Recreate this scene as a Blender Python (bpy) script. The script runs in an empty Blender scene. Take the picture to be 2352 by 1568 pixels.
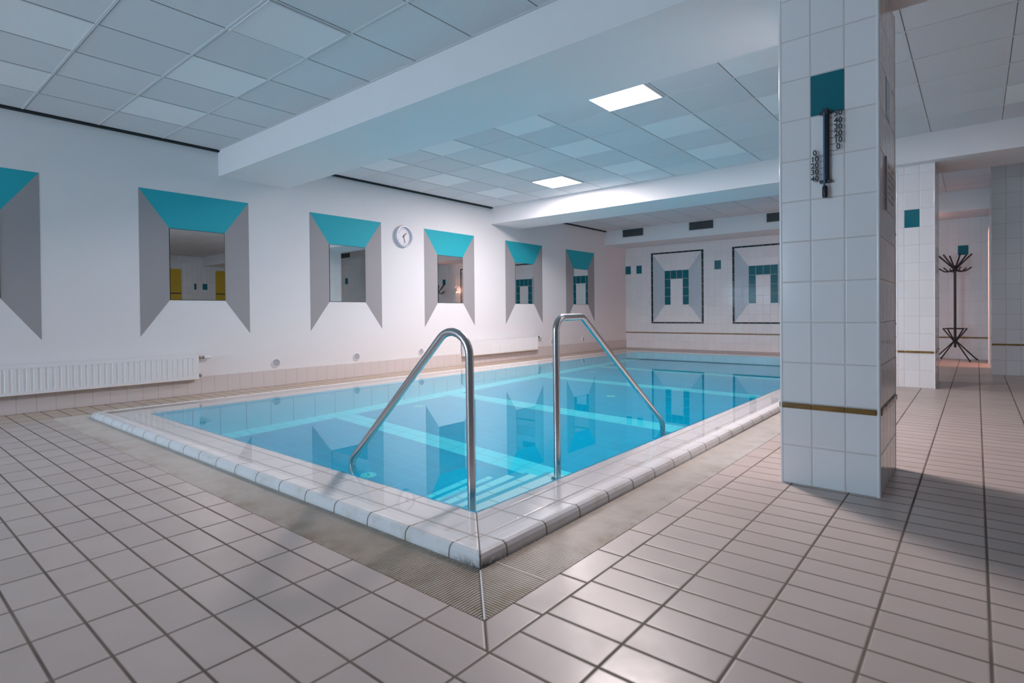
import bpy, bmesh, math, random
from mathutils import Vector, Matrix
random.seed(7)
scene = bpy.context.scene
COL = scene.collection
PI = math.pi

# ------------------------------------------------------------------ measures
CX, CY, CZ = 1.3426, -1.4359, 0.9            # eye point
S = 1.0175
def sx(x): return CX + (x - CX) * S
def sy(y): return CY + (y - CY) * S
def sz(z): return CZ + (z - CZ) * S
XL = sx(-5.4286)                              # left wall
YD = sy(11.2552)                              # back wall
XR = 7.3                                      # right wall
YF = -7.6                                     # wall behind the viewer
H = sz(2.82)                                  # ceiling tiles
ZB = sz(2.52)                                 # underside of the beams
B1 = (sy(1.418), sy(2.26)); B2 = (6.325, sy(7.02))
YBOX = sy(10.26); ZBOX = sz(2.487)
PX0, PX1, PY0, PY1 = -4.744, 0.0, 0.0, 9.8    # outer edge of the pool coping
IX0, IX1, IY0, IY1 = -4.25, -0.31, 0.31, 9.47 # inner edge
ZP = -1.33                                    # pool bottom
ZW = 0.046                                    # water level

# ------------------------------------------------------------------ node helper
class NT:
    def __init__(s, name):
        s.m = bpy.data.materials.new(name); s.m.use_nodes = True
        s.t = s.m.node_tree; s.t.nodes.clear()
        s.out = s.t.nodes.new('ShaderNodeOutputMaterial')
    def n(s, typ, **kw):
        nd = s.t.nodes.new(typ)
        for k, v in kw.items(): setattr(nd, k, v)
        return nd
    def put(s, sock, v):
        if v is None: return
        if hasattr(v, 'is_linked') or hasattr(v, 'links'): s.t.links.new(v, sock)
        else: sock.default_value = v
    def ma(s, op, a, b=None, c=None):
        nd = s.n('ShaderNodeMath', operation=op)
        s.put(nd.inputs[0], a); s.put(nd.inputs[1], b); s.put(nd.inputs[2], c)
        return nd.outputs[0]
    def mix(s, f, a, b):
        nd = s.n('ShaderNodeMix', data_type='RGBA')
        s.put(nd.inputs[0], f); s.put(nd.inputs[6], a); s.put(nd.inputs[7], b)
        return nd.outputs[2]
    def fmix(s, f, a, b):
        return s.ma('ADD', s.ma('MULTIPLY', s.ma('SUBTRACT', 1.0, f), a), s.ma('MULTIPLY', f, b))
    def pos(s):
        g = s.n('ShaderNodeNewGeometry'); x = s.n('ShaderNodeSeparateXYZ')
        s.t.links.new(g.outputs['Position'], x.inputs[0]); s.P = g.outputs['Position']
        nx = s.n('ShaderNodeSeparateXYZ'); s.t.links.new(g.outputs['True Normal'], nx.inputs[0])
        s.N = nx.outputs
        return x.outputs
    def line(s, v, off, pitch):
        """distance in metres from v to the nearest joint off + k * pitch"""
        f = s.ma('FRACT', s.ma('ADD', s.ma('DIVIDE', s.ma('SUBTRACT', v, off), pitch), 0.5))
        return s.ma('MULTIPLY', s.ma('ABSOLUTE', s.ma('SUBTRACT', f, 0.5)), pitch)
    def cell(s, v, off, pitch):
        return s.ma('FLOOR', s.ma('DIVIDE', s.ma('SUBTRACT', v, off), pitch))
    def below(s, d, w, soft=0.0012):
        """1 where d < w"""
        nd = s.n('ShaderNodeMapRange', interpolation_type='SMOOTHSTEP')
        s.put(nd.inputs[0], d); nd.inputs[1].default_value = w - soft; nd.inputs[2].default_value = w + soft
        nd.inputs[3].default_value = 1.0; nd.inputs[4].default_value = 0.0
        return nd.outputs[0]
    def rnd(s, a, b):
        c = s.n('ShaderNodeCombineXYZ'); s.put(c.inputs[0], a); s.put(c.inputs[1], b)
        w = s.n('ShaderNodeTexWhiteNoise'); s.t.links.new(c.outputs[0], w.inputs[0])
        return w.outputs[0]
    def noise(s, scale, detail=3.0, rough=0.5, vec=None):
        w = s.n('ShaderNodeTexNoise')
        w.inputs['Scale'].default_value = scale; w.inputs['Detail'].default_value = detail; w.inputs['Roughness'].default_value = rough
        s.put(w.inputs['Vector'], vec if vec is not None else s.P)
        return w.outputs[0]
    def ramp(s, v, a, b):
        nd = s.n('ShaderNodeMapRange'); s.put(nd.inputs[0], v)
        nd.inputs[1].default_value = a; nd.inputs[2].default_value = b
        return nd.outputs[0]
    def bsdf(s, col, rough=0.5, metal=0.0, spec=0.5, height=None, dist=0.002, strength=1.0, coat=0.0):
        b = s.n('ShaderNodeBsdfPrincipled')
        s.put(b.inputs['Base Color'], col); s.put(b.inputs['Roughness'], rough)
        b.inputs['Metallic'].default_value = metal; b.inputs['Specular IOR Level'].default_value = spec
        b.inputs['Coat Weight'].default_value = coat
        if height is not None:
            bp = s.n('ShaderNodeBump'); bp.inputs['Distance'].default_value = dist; bp.inputs['Strength'].default_value = strength
            s.put(bp.inputs['Height'], height); s.t.links.new(bp.outputs[0], b.inputs['Normal'])
        s.t.links.new(b.outputs[0], s.out.inputs[0])
        return b

def C(r, g, b): return (r, g, b, 1.0)
def plain(name, col, rough=0.5, metal=0.0, spec=0.5, grain=0.0, coat=0.0):
    n = NT(name); n.pos()
    c = C(*col)
    if grain:
        k = n.ramp(n.noise(9.0, 4.0), 0.3, 0.7)
        c = n.mix(k, C(*[v * (1 - grain) for v in col]), C(*[min(1, v * (1 + grain)) for v in col]))
    n.bsdf(c, rough, metal, spec, coat=coat)
    return n.m

def mixall(n, cols_masks, base):
    c = base
    for m, k in cols_masks: c = n.mix(m, c, k)
    return c

def wall_tile(name, ox, oy, oz, px, pz, oz2=None, zsplit=None, tile=(0.80, 0.79, 0.80), grout=(0.50, 0.47, 0.45), gw=0.0022, rough=0.12):
    """glazed upright wall tiles; joints on x for faces turned to y, on y for faces turned to x"""
    n = NT(name); p = n.pos()
    side = n.ma('GREATER_THAN', n.ma('ABSOLUTE', n.N[0]), 0.5)
    u = n.fmix(side, n.ma('SUBTRACT', p[0], ox), n.ma('SUBTRACT', p[1], oy))
    du = n.line(u, 0.0, px)
    dv = n.line(p[2], oz, pz); cv = n.cell(p[2], oz, pz)
    if zsplit is not None:
        lo = n.ma('LESS_THAN', p[2], zsplit)
        dv = n.fmix(lo, dv, n.line(p[2], oz2, pz)); cv = n.ma('SUBTRACT', cv, n.ma('MULTIPLY', lo, 40.0))
    d = n.ma('MINIMUM', du, dv)
    g = n.below(d, gw)
    r = n.rnd(n.cell(u, 0.0, px), cv)
    t1 = C(*[v * 0.97 for v in tile]); t2 = C(*[min(1, v * 1.02) for v in tile])
    c = n.mix(g, n.mix(r, t1, t2), C(*grout))
    h = n.ma('ADD', n.ma('MULTIPLY', n.below(d, gw + 0.002, 0.002), -1.0), n.ma('MULTIPLY', n.noise(14.0, 2.0), 0.12))
    n.bsdf(c, n.fmix(g, rough, 0.7), height=h, dist=0.0010)
    return n.m

# ------------------------------------------------------------------ mesh helper
class MB:
    def __init__(s): s.v, s.f, s.k = [], [], []
    def face(s, pts, k=0):
        b = len(s.v); s.v += [tuple(p) for p in pts]; s.f.append(tuple(range(b, b + len(pts)))); s.k.append(k)
        return s
    def box(s, a, b, k=0):
        x0, y0, z0 = [min(p, q) for p, q in zip(a, b)]; x1, y1, z1 = [max(p, q) for p, q in zip(a, b)]
        i = len(s.v)
        s.v += [(x0,y0,z0),(x1,y0,z0),(x1,y1,z0),(x0,y1,z0),(x0,y0,z1),(x1,y0,z1),(x1,y1,z1),(x0,y1,z1)]
        for q in ((0,3,2,1),(4,5,6,7),(0,1,5,4),(1,2,6,5),(2,3,7,6),(3,0,4,7)):
            s.f.append(tuple(i + j for j in q)); s.k.append(k)
        return s
    def prism(s, poly, axis, a, b, k=0):
        """poly: 2D outline in the two other axes (in xyz order), pushed from a to b along axis"""
        def P(q, t): return {'x': (t, q[0], q[1]), 'y': (q[0], t, q[1]), 'z': (q[0], q[1], t)}[axis]
        i = len(s.v); n = len(poly)
        s.v += [P(q, a) for q in poly] + [P(q, b) for q in poly]
        s.f.append(tuple(range(i, i + n))[::-1]); s.k.append(k)
        s.f.append(tuple(range(i + n, i + 2 * n))); s.k.append(k)
        for j in range(n):
            s.f.append((i + j, i + (j + 1) % n, i + n + (j + 1) % n, i + n + j)); s.k.append(k)
        return s
    def tube(s, path, r, seg=16, caps=True, k=0):
        path = [Vector(p) for p in path]; n = len(path)
        rr = r if isinstance(r, (list, tuple)) else [r] * n
        T = [(path[min(i + 1, n - 1)] - path[max(i - 1, 0)]).normalized() for i in range(n)]
        up = Vector((0, 0, 1)) if abs(T[0].z) < 0.9 else Vector((0, 1, 0))
        N = (up - T[0] * up.dot(T[0])).normalized(); base = len(s.v)
        for i in range(n):
            N = (N - T[i] * N.dot(T[i])).normalized(); B = T[i].cross(N)
            for j in range(seg):
                a = 2 * PI * j / seg
                s.v.append(tuple(path[i] + (N * math.cos(a) + B * math.sin(a)) * rr[i]))
        for i in range(n - 1):
            for j in range(seg):
                a = base + i * seg + j; b = base + i * seg + (j + 1) % seg
                s.f.append((a, b, b + seg, a + seg)); s.k.append(k)
        if caps:
            s.f.append(tuple(range(base, base + seg))[::-1]); s.k.append(k)
            s.f.append(tuple(range(base + (n - 1) * seg, base + n * seg))); s.k.append(k)
        return s
    def lathe(s, prof, origin, axis=(0, 0, 1), seg=32, k=0):
        """prof: (radius, height) along axis"""
        o = Vector(origin); A = Vector(axis).normalized()
        U = A.orthogonal().normalized(); W = A.cross(U); base = len(s.v)
        for r, h in prof:
            for j in range(seg):
                a = 2 * PI * j / seg
                s.v.append(tuple(o + A * h + (U * math.cos(a) + W * math.sin(a)) * max(r, 1e-5)))
        for i in range(len(prof) - 1):
            for j in range(seg):
                a = base + i * seg + j; b = base + i * seg + (j + 1) % seg
                s.f.append((a, b, b + seg, a + seg)); s.k.append(k)
        return s
    def build(s, name, mats, parent=None, smooth=False, bevel=0.0):
        me = bpy.data.meshes.new(name)
        me.from_pydata(s.v, [], s.f); me.update()
        if not isinstance(mats, (list, tuple)): mats = [mats]
        for m in mats: me.materials.append(m)
        for p, k in zip(me.polygons, s.k): p.material_index = k
        bm = bmesh.new(); bm.from_mesh(me)
        bmesh.ops.recalc_face_normals(bm, faces=bm.faces); bm.to_mesh(me); bm.free()
        if smooth:
            for p in me.polygons: p.use_smooth = True
            me.set_sharp_from_angle(angle=math.radians(40))
        o = bpy.data.objects.new(name, me); COL.objects.link(o)
        if bevel:
            b = o.modifiers.new('bevel', 'BEVEL'); b.width = bevel; b.segments = 3; b.limit_method = 'ANGLE'
            for p in me.polygons: p.use_smooth = True
            me.set_sharp_from_angle(angle=math.radians(40))
        if parent is not None:
            o.parent = parent; o.matrix_parent_inverse = parent.matrix_world.inverted()
        return o

def tag(o, label=None, cat=None, group=None, kind=None):
    if label: o['label'] = label
    if cat: o['category'] = cat
    if group: o['group'] = group
    if kind: o['kind'] = kind
    return o
def thing(name, loc, label, cat, group=None, rotz=0.0):
    o = bpy.data.objects.new(name, None); COL.objects.link(o)
    o.location = loc; o.rotation_euler = (0, 0, rotz); o.empty_display_size = 0.1
    o.matrix_world = Matrix.Translation(Vector(loc)) @ Matrix.Rotation(rotz, 4, 'Z')
    return tag(o, label, cat, group)
def copy_tree(o, loc, label, group=None):
    def cp(a, par):
        b = a.copy(); COL.objects.link(b)
        if par is not None: b.parent = par
        for ch in a.children: cp(ch, b)
        return b
    r = cp(o, None); r.location = loc; r['label'] = label
    if group: r['group'] = group
    return r
def struct(o, label=None, cat=None): return tag(o, label, cat, None, 'structure')

def text_mesh(body, size, fn, name, mat, parent, thick=0.001, align='CENTER', bold=0.0):
    """letters as a mesh; fn maps a flat (x, y, depth) to the place"""
    cu = bpy.data.curves.new(name, 'FONT'); cu.body = body; cu.size = size; cu.extrude = thick; cu.align_x = align; cu.align_y = 'CENTER'
    cu.resolution_u = 4; cu.offset = bold
    t = bpy.data.objects.new(name, cu); COL.objects.link(t)
    dg = bpy.context.evaluated_depsgraph_get(); dg.update()
    me = bpy.data.meshes.new_from_object(t.evaluated_get(dg))
    bpy.data.objects.remove(t); bpy.data.curves.remove(cu)
    for v in me.vertices: v.co = Vector(fn(*v.co))
    me.materials.clear(); me.materials.append(mat)
    o = bpy.data.objects.new(name, me); COL.objects.link(o)
    if parent is not None:
        o.parent = parent; o.matrix_parent_inverse = parent.matrix_world.inverted()
    return o

# ------------------------------------------------------------------ materials
def paint(name, col, rough=0.75, bump=0.25):
    n = NT(name); n.pos()
    k = n.noise(2.2, 3.0)
    c = n.mix(n.ramp(k, 0.3, 0.7), C(*[v * 0.985 for v in col]), C(*col))
    n.bsdf(c, rough, spec=0.3, height=n.noise(160.0, 2.0), dist=0.0006, strength=bump)
    return n.m
M_WALL = paint('painted_plaster_white', (0.80, 0.79, 0.80))
M_BEAM = paint('painted_beam_white', (0.82, 0.81, 0.82))
M_TEAL = paint('painted_teal', (0.022, 0.42, 0.50), 0.6, 0.1)
M_GREY = paint('painted_grey', (0.355, 0.345, 0.355), 0.6, 0.1)
M_DARK = plain('near_black', (0.012, 0.02, 0.024), 0.8)
M_WHITE_METAL = plain('white_enamel', (0.82, 0.82, 0.84), 0.35)
M_CHROME = plain('chrome', (0.55, 0.52, 0.5), 0.2, 1.0)
M_BRASS = plain('tarnished_brass', (0.30, 0.25, 0.20), 0.35, 1.0)
M_BLACK = plain('black_metal', (0.012, 0.012, 0.016), 0.35)
M_BLACKP = plain('black_plastic', (0.010, 0.012, 0.022), 0.4)
M_WPLASTIC = plain('white_plastic', (0.78, 0.78, 0.80), 0.35)
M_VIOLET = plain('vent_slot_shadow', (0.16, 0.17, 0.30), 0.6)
M_DIAL = plain('clock_dial', (0.78, 0.76, 0.78), 0.5)
M_GREYINK = plain('grey_ink', (0.36, 0.35, 0.40), 0.6)
M_INK = plain('dark_ink', (0.05, 0.05, 0.07), 0.5)
M_CASE = plain('silver_lacquer', (0.60, 0.60, 0.68), 0.35, 0.1)
M_TEALTILE = plain('teal_glazed_tile', (0.0, 0.15, 0.195), 0.10)
M_GOLD = plain('ochre_glazed_strip', (0.23, 0.125, 0.03), 0.15, grain=0.25)
M_YELLOW = plain('yellow_door_lacquer', (0.62, 0.40, 0.03), 0.3)
M_AMBER = plain('amber_plastic', (0.6, 0.3, 0.05), 0.4)
M_RUST = plain('rust_edge', (0.50, 0.30, 0.10), 0.7, grain=0.4)

n = NT('brushed_steel'); n.pos()
b = n.bsdf(C(0.50, 0.485, 0.49), 0.24, 1.0); M_STEEL = n.m
n = NT('mirror_glass'); n.pos()
spk = n.ma('GREATER_THAN', n.noise(90.0, 1.0), 0.80)
n.bsdf(n.mix(spk, C(0.80, 0.84, 0.83), C(0.85, 0.85, 0.85)), n.ma('MULTIPLY', spk, 0.5), 1.0); M_MIRROR = n.m

def emis(name, col, st):
    n = NT(name); e = n.n('ShaderNodeEmission'); e.inputs[0].default_value = C(*col); e.inputs[1].default_value = st
    n.t.links.new(e.outputs[0], n.out.inputs[0]); return n.m

# deck tiles
n = NT('deck_tile'); p = n.pos()
X, Y = p[0], p[1]
inx = n.ma('MULTIPLY', n.ma('LESS_THAN', X, 0.347), n.ma('GREATER_THAN', X, -0.2))
iny = n.ma('GREATER_THAN', Y, -0.240)
strip = n.ma('MULTIPLY', inx, iny)                      # the narrow row along the right gutter
dx = n.line(X, 0.349, 0.2555)
dyl = n.fmix(strip, n.line(Y, 0.042, 0.128), n.line(Y, 0.148, 0.2525))
corner = n.ma('MULTIPLY', n.ma('MULTIPLY', n.ma('LESS_THAN', X, 0.345), n.ma('GREATER_THAN', X, 0.222)), n.ma('MULTIPLY', n.ma('LESS_THAN', Y, -0.222), n.ma('GREATER_THAN', Y, -0.342)))
diag = n.ma('MULTIPLY', n.ma('ABSOLUTE', n.ma('ADD', X, Y)), 0.707)
dd = n.ma('ADD', diag, n.ma('MULTIPLY', n.ma('SUBTRACT', 1.0, corner), 1.0))
d = n.ma('MINIMUM', n.ma('MINIMUM', dx, dyl), dd)
g = n.below(d, 0.0042, 0.0015)
r = n.rnd(n.cell(X, 0.349, 0.2555), n.cell(Y, 0.042, 0.128))
mot = n.ramp(n.noise(5.0, 4.0, 0.6), 0.3, 0.75)
fine = n.noise(60.0, 3.0)
tile = n.mix(r, C(0.52, 0.435, 0.395), C(0.575, 0.485, 0.44))
och = n.ma('MULTIPLY', n.below(X, -4.9, 0.06), n.ma('ADD', 0.25, n.ma('MULTIPLY', n.ramp(n.noise(2.5, 4.0), 0.3, 0.7), 0.5)))
tile = n.mix(och, tile, C(0.56, 0.43, 0.27))
tile = n.mix(n.ma('MULTIPLY', mot, 0.35), tile, C(0.48, 0.39, 0.34))
grout = n.mix(n.ramp(n.noise(3.0, 3.0), 0.35, 0.7), C(0.11, 0.085, 0.07), C(0.20, 0.155, 0.12))
hh = n.ma('ADD', n.ma('ADD', n.ma('MULTIPLY', n.below(d, 0.005, 0.003), -0.45), n.ma('MULTIPLY', fine, 0.07)), n.ma('MULTIPLY', n.noise(7.0, 2.0), 0.6))
n.bsdf(n.mix(g, tile, grout), n.fmix(g, n.fmix(mot, 0.30, 0.42), 0.8), height=hh, dist=0.0016, spec=0.5)
M_DECK = n.m

# coping tiles
n = NT('coping_tile'); p = n.pos(); X, Y, Z = p
nearx = n.ma('MINIMUM', n.ma('SUBTRACT', X, PX0), n.ma('SUBTRACT', PX1, X))
neary = n.ma('MINIMUM', n.ma('SUBTRACT', Y, PY0), n.ma('SUBTRACT', PY1, Y))
along_x = n.ma('LESS_THAN', neary, nearx)               # on the near and far sides joints run across
jl = n.fmix(along_x, n.line(Y, 0.148, 0.25), n.line(X, -0.158, 0.25))
dep = n.ma('MINIMUM', nearx, neary)
rows = n.ma('MINIMUM', n.ma('ABSOLUTE', n.ma('SUBTRACT', dep, 0.117)), n.ma('ABSOLUTE', n.ma('SUBTRACT', dep, 0.245)))
rows = n.ma('MINIMUM', rows, n.ma('ABSOLUTE', n.ma('SUBTRACT', dep, 0.373)))
mit = n.ma('MULTIPLY', n.ma('ABSOLUTE', n.ma('SUBTRACT', nearx, neary)), 0.707)
d = n.ma('MINIMUM', n.ma('MINIMUM', jl, rows), mit)
g = n.below(d, 0.0028, 0.0012)
stain = n.ma('MULTIPLY', n.below(dep, 0.035, 0.03), n.ramp(n.noise(6.0, 4.0, 0.7), 0.5, 0.75))
c = n.mix(n.ma('MULTIPLY', stain, 0.45), C(0.84, 0.815, 0.815), C(0.52, 0.42, 0.28))
cr = n.ma('SQRT', n.ma('ADD', n.ma('POWER', X, 2.0), n.ma('POWER', Y, 2.0)))
grime = n.ma('MULTIPLY', n.ma('MULTIPLY', n.ramp(cr, 0.20, 0.02), n.ramp(Z, 0.034, 0.002)), n.ramp(n.noise(38.0, 4.0, 0.7), 0.30, 0.55))   # black grime under the corner lip
c = n.mix(grime, c, C(0.035, 0.035, 0.045))
gc = n.mix(n.below(dep, 0.06, 0.03), C(0.40, 0.33, 0.27), C(0.10, 0.075, 0.05))
c = n.mix(g, c, n.mix(n.below(mit, 0.0035, 0.001), gc, C(0.09, 0.07, 0.05)))
n.bsdf(c, n.fmix(g, 0.16, 0.7), height=n.ma('MULTIPLY', n.below(d, 0.005, 0.004), -1.0), dist=0.0015)
M_COPING = n.m

# pool tiles: 0 blue floor with white lanes and border
def pool_mat(name, floor):
    n = NT(name); p = n.pos(); X, Y, Z = p
    if floor:
        d = n.ma('MINIMUM', n.line(X, IX0, 0.25), n.line(Y, 2.0, 0.125))
        white = n.below(n.ma('SUBTRACT', X, IX0), 0.25, 0.0005)
        for y0, w in ((2.0, 0.25), (3.70, 0.25), (5.75, 0.25), (7.44, 0.25)):
            white = n.ma('MAXIMUM', white, n.ma('MULTIPLY', n.ma('GREATER_THAN', Y, y0), n.ma('LESS_THAN', Y, y0 + w)))
        r = n.rnd(n.cell(X, IX0, 0.25), n.cell(Y, 2.0, 0.125))
        blue = n.mix(r, C(0.015, 0.47, 0.62), C(0.02, 0.50, 0.645))
        c = n.mix(white, blue, C(0.90, 0.92, 0.92))
        c = n.mix(n.below(d, 0.0035), c, n.mix(white, C(0.05, 0.56, 0.69), C(0.55, 0.66, 0.68)))
    else:
        side = n.ma('GREATER_THAN', n.ma('ABSOLUTE', n.N[0]), 0.5)
        d = n.ma('MINIMUM', n.line(n.fmix(side, X, Y), 0.15, 0.25), n.line(Z, ZP, 0.125 * 20))
        c = n.mix(n.below(d, 0.0035), C(0.87, 0.89, 0.90), C(0.45, 0.45, 0.45))
    n.bsdf(c, 0.3, spec=0.2)
    return n.m
M_PFLOOR = pool_mat('pool_floor_tile', True)
M_PWALL = pool_mat('pool_wall_tile', False)
M_NOSE = plain('blue_nosing_tile', (0.03, 0.52, 0.68), 0.25)
n = NT('step_tile'); p = n.pos()
d = n.line(p[1], 0.148, 0.25)
n.bsdf(n.mix(n.below(d, 0.003), C(0.93, 0.94, 0.94), C(0.46, 0.40, 0.34)), 0.3); M_STEP = n.m

# water: clear dielectric, colour from absorption along the path
n = NT('pool_water'); n.pos()
gl = n.n('ShaderNodeBsdfGlass'); gl.inputs['Roughness'].default_value = 0.0; gl.inputs['IOR'].default_value = 1.333
gl.inputs['Color'].default_value = C(1, 1, 1)
n.t.links.new(gl.outputs[0], n.out.inputs[0])
M_WATER = n.m
n = NT('water_body_absorption'); n.pos()
va = n.n('ShaderNodeVolumeAbsorption'); va.inputs['Color'].default_value = C(0.0, 0.93, 0.98); va.inputs['Density'].default_value = 1.15
n.t.links.new(va.outputs[0], n.out.inputs[1])
M_WBODY = n.m
n = NT('thin_water_film'); n.pos()                      # a few millimetres of water: mirror-like at a low angle, otherwise clear
lw = n.n('ShaderNodeLayerWeight'); lw.inputs['Blend'].default_value = 0.5
fr = n.ma('ADD', 0.02, n.ma('MULTIPLY', 0.98, n.ma('POWER', lw.outputs['Facing'], 5.0)))   # the same from either side of the film
tr = n.n('ShaderNodeBsdfTransparent'); gy_ = n.n('ShaderNodeBsdfGlossy'); gy_.inputs['Roughness'].default_value = 0.0
ms = n.n('ShaderNodeMixShader')
n.t.links.new(fr, ms.inputs[0]); n.t.links.new(tr.outputs[0], ms.inputs[1]); n.t.links.new(gy_.outputs[0], ms.inputs[2]); n.t.links.new(ms.outputs[0], n.out.inputs[0])
M_FILM = n.m

# gutter grate
n = NT('grate_plastic'); p = n.pos()
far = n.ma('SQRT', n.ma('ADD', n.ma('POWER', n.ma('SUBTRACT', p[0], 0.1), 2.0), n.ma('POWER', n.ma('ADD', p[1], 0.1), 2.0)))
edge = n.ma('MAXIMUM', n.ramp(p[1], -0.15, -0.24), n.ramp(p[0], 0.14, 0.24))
dirt_tone = n.ma('ADD', n.ma('MULTIPLY', n.ramp(n.noise(6.5, 4.0, 0.65), 0.42, 0.75), n.ma('ADD', 0.30, n.ma('MULTIPLY', edge, 0.5))), n.ma('MULTIPLY', n.ramp(far, 2.2, 0.2), 0.62))   # noise stains, stronger at the outer edges; browner towards the corner
dirt_tone = n.ma('MINIMUM', dirt_tone, 1.0)
n.bsdf(n.mix(dirt_tone, C(0.76, 0.70, 0.64), C(0.40, 0.315, 0.225)), 0.4); M_GRATE = n.m
M_TROUGH = plain('gutter_trough', (0.14, 0.115, 0.09), 0.7, grain=0.3)

# skirting on the left wall (tiles 15 cm wide)
n = NT('skirting_tile'); p = n.pos()
g = n.below(n.line(p[1], sy(1.193), 0.1478), 0.0022)
n.bsdf(n.mix(g, C(0.68, 0.62, 0.61), C(0.46, 0.38, 0.34)), n.fmix(g, 0.25, 0.7)); M_SKIRT = n.m

# ceiling boards
def board(name, col):
    n = NT(name); n.pos()
    k = n.noise(330.0, 2.0)
    n.bsdf(n.mix(n.ramp(k, 0.35, 0.65), C(*[v * 0.93 for v in col]), C(*col)), 0.9, spec=0.1, height=k, dist=0.0008, strength=0.4)
    return n.m
M_BOARD = board('mineral_board_grey', (0.74, 0.74, 0.76))
M_BOARD2 = board('mineral_board_light', (0.77, 0.77, 0.79))
M_BOARDN = board('new_board_white', (0.90, 0.90, 0.91))
M_TBAR = plain('ceiling_tee_bar', (0.70, 0.71, 0.73), 0.6)
M_SLIT = plain('board_joint_shadow_gap', (0.20, 0.21, 0.22), 0.9)

# wall tile sets
RZ = 0.2035 * S
M_TBACK = wall_tile('glazed_tile_back', XL + 0.1517, 0.0, sz(0.415), 0.1485 * S, RZ, sz(0.187), sz(0.39), grout=(0.62, 0.59, 0.58), gw=0.0018)
M_TPIL1 = wall_tile('glazed_tile_pillar', 0.698, 1.85, 0.422, 0.149, 0.208, 0.2, 0.41, gw=0.0026, grout=(0.56, 0.53, 0.51))
M_TPIL2 = wall_tile('glazed_tile_far_pillar', 0.703, 6.6, 0.415, 0.144, 0.2035, 0.2, 0.41, grout=(0.60, 0.57, 0.56), gw=0.0018)
M_THALL = wall_tile('glazed_tile_hall', 1.65, 8.62, 0.415, 0.15, 0.2035, 0.2, 0.41, tile=(0.72, 0.72, 0.74))
M_TROOM = wall_tile('glazed_tile_side', 0.0, 0.0, 0.415, 0.15, 0.2035, 0.2, 0.41)

# ------------------------------------------------------------------ room shell
T = 0.2
mb = MB()
def rect(x0, y0, x1, y1, z, k=0): mb.box((x0, y0, z - 0.25), (x1, y1, z), k)
GO = 0.24                                       # width of the overflow gutter
gx0, gx1, gy0, gy1 = PX0 - GO, PX1 + GO, PY0 - GO, PY1 + GO
rect(XL - T, YF - T, XR + T, gy0, 0.0); rect(XL - T, gy1, XR + T, YD + T, 0.0)
rect(XL - T, gy0, gx0, gy1, 0.0); rect(gx1, gy0, XR + T, gy1, 0.0)
floor = struct(mb.build('floor', M_DECK))
mb = MB()                                       # trough under the grates
for a in ((gx0, gy0, gx1, PY0), (gx0, PY1, gx1, gy1), (gx0, PY0, PX0, PY1), (PX1, PY0, gx1, PY1)): rect(*a, -0.035)
mb.build('gutter_trough', M_TROUGH, floor)

struct(MB().box((XL - T, YF - T, 0), (XL, YD + T, H + 0.3)).build('wall_left', M_WALL))
wb = struct(MB().box((XL, YD, 0), (2.6, YD + T, H + 0.3)).build('wall_back', M_TBACK))
# room behind the hall partition + front and right walls
wx0, wx1, wz0, wz1 = -5.3, -1.9, 0.95, 2.60             # unseen window behind the viewer, added to light the near beam
struct(MB().box((XL, YF - T, 0), (XR, YF, wz0)).box((XL, YF - T, wz1), (XR, YF, H + 0.3)).box((XL, YF - T, wz0), (wx0, YF, wz1)).box((wx1, YF - T, wz0), (XR, YF, wz1)).build('wall_front', M_WALL))
mb = MB()
for k in range(4):
    x = wx0 + (wx1 - wx0) * k / 3
    mb.box((x - 0.03, YF - 0.12, wz0), (x + 0.03, YF - 0.05, wz1))
mb.box((wx0, YF - 0.12, wz0), (wx1, YF - 0.05, wz0 + 0.05)).box((wx0, YF - 0.12, wz1 - 0.05), (wx1, YF - 0.05, wz1))
win = struct(mb.build('fill_window', M_WHITE_METAL), 'unseen row of frosted windows behind the viewer, added for cool light on the near beam', 'window')
m_pane = emis('fill_light_pane', (0.58, 0.80, 1.0), 15.0)  # glowing pane of the added window, cool light for the near bay
MB().box((wx0, YF - 0.11, wz0), (wx1, YF - 0.10, wz1)).build('fill_window_pane', m_pane, win)
wr = struct(MB().box((XR, YF - T, 0), (XR + T, 8.62, H + 0.3)).build('wall_right', M_TROOM))
mb = MB()                                       # tiled partition beside the hall, with a doorway in its left face
dy0, dy1, dz = 9.75, 10.62, 2.15
mb.box((1.5, 8.62, 0), (XR + T, 8.82, H + 0.1)).box((1.5, 8.82, 0), (1.62, dy0, H + 0.1)).box((1.5, dy1, 0), (1.62, YD, H + 0.1)).box((1.5, dy0, dz), (1.62, dy1, H + 0.1))
wh = struct(mb.build('wall_hall', M_THALL))
mb = MB().box((2.5, 8.82, 0), (2.6, YD, H + 0.1)).box((1.62, 8.82, H), (2.5, YD, H + 0.1))
struct(mb.build('wall_side_room', M_WALL))

for name, y0, y1, lab in (('ceiling_beam', *B1, 'deep white painted beam crossing the room nearest the viewer'), ('ceiling_beam', *B2, 'white painted beam crossing the far half of the pool')):
    struct(MB().box((XL, y0, ZB), (XR, y1, H + 0.1)).build(name, M_BEAM), lab, 'beam')
struct(MB().box((XL, YBOX, ZBOX), (1.5, YD, H + 0.1)).build('trim_1', M_BEAM), 'white boxed-in duct above the far tiled wall', 'soffit')

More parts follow.
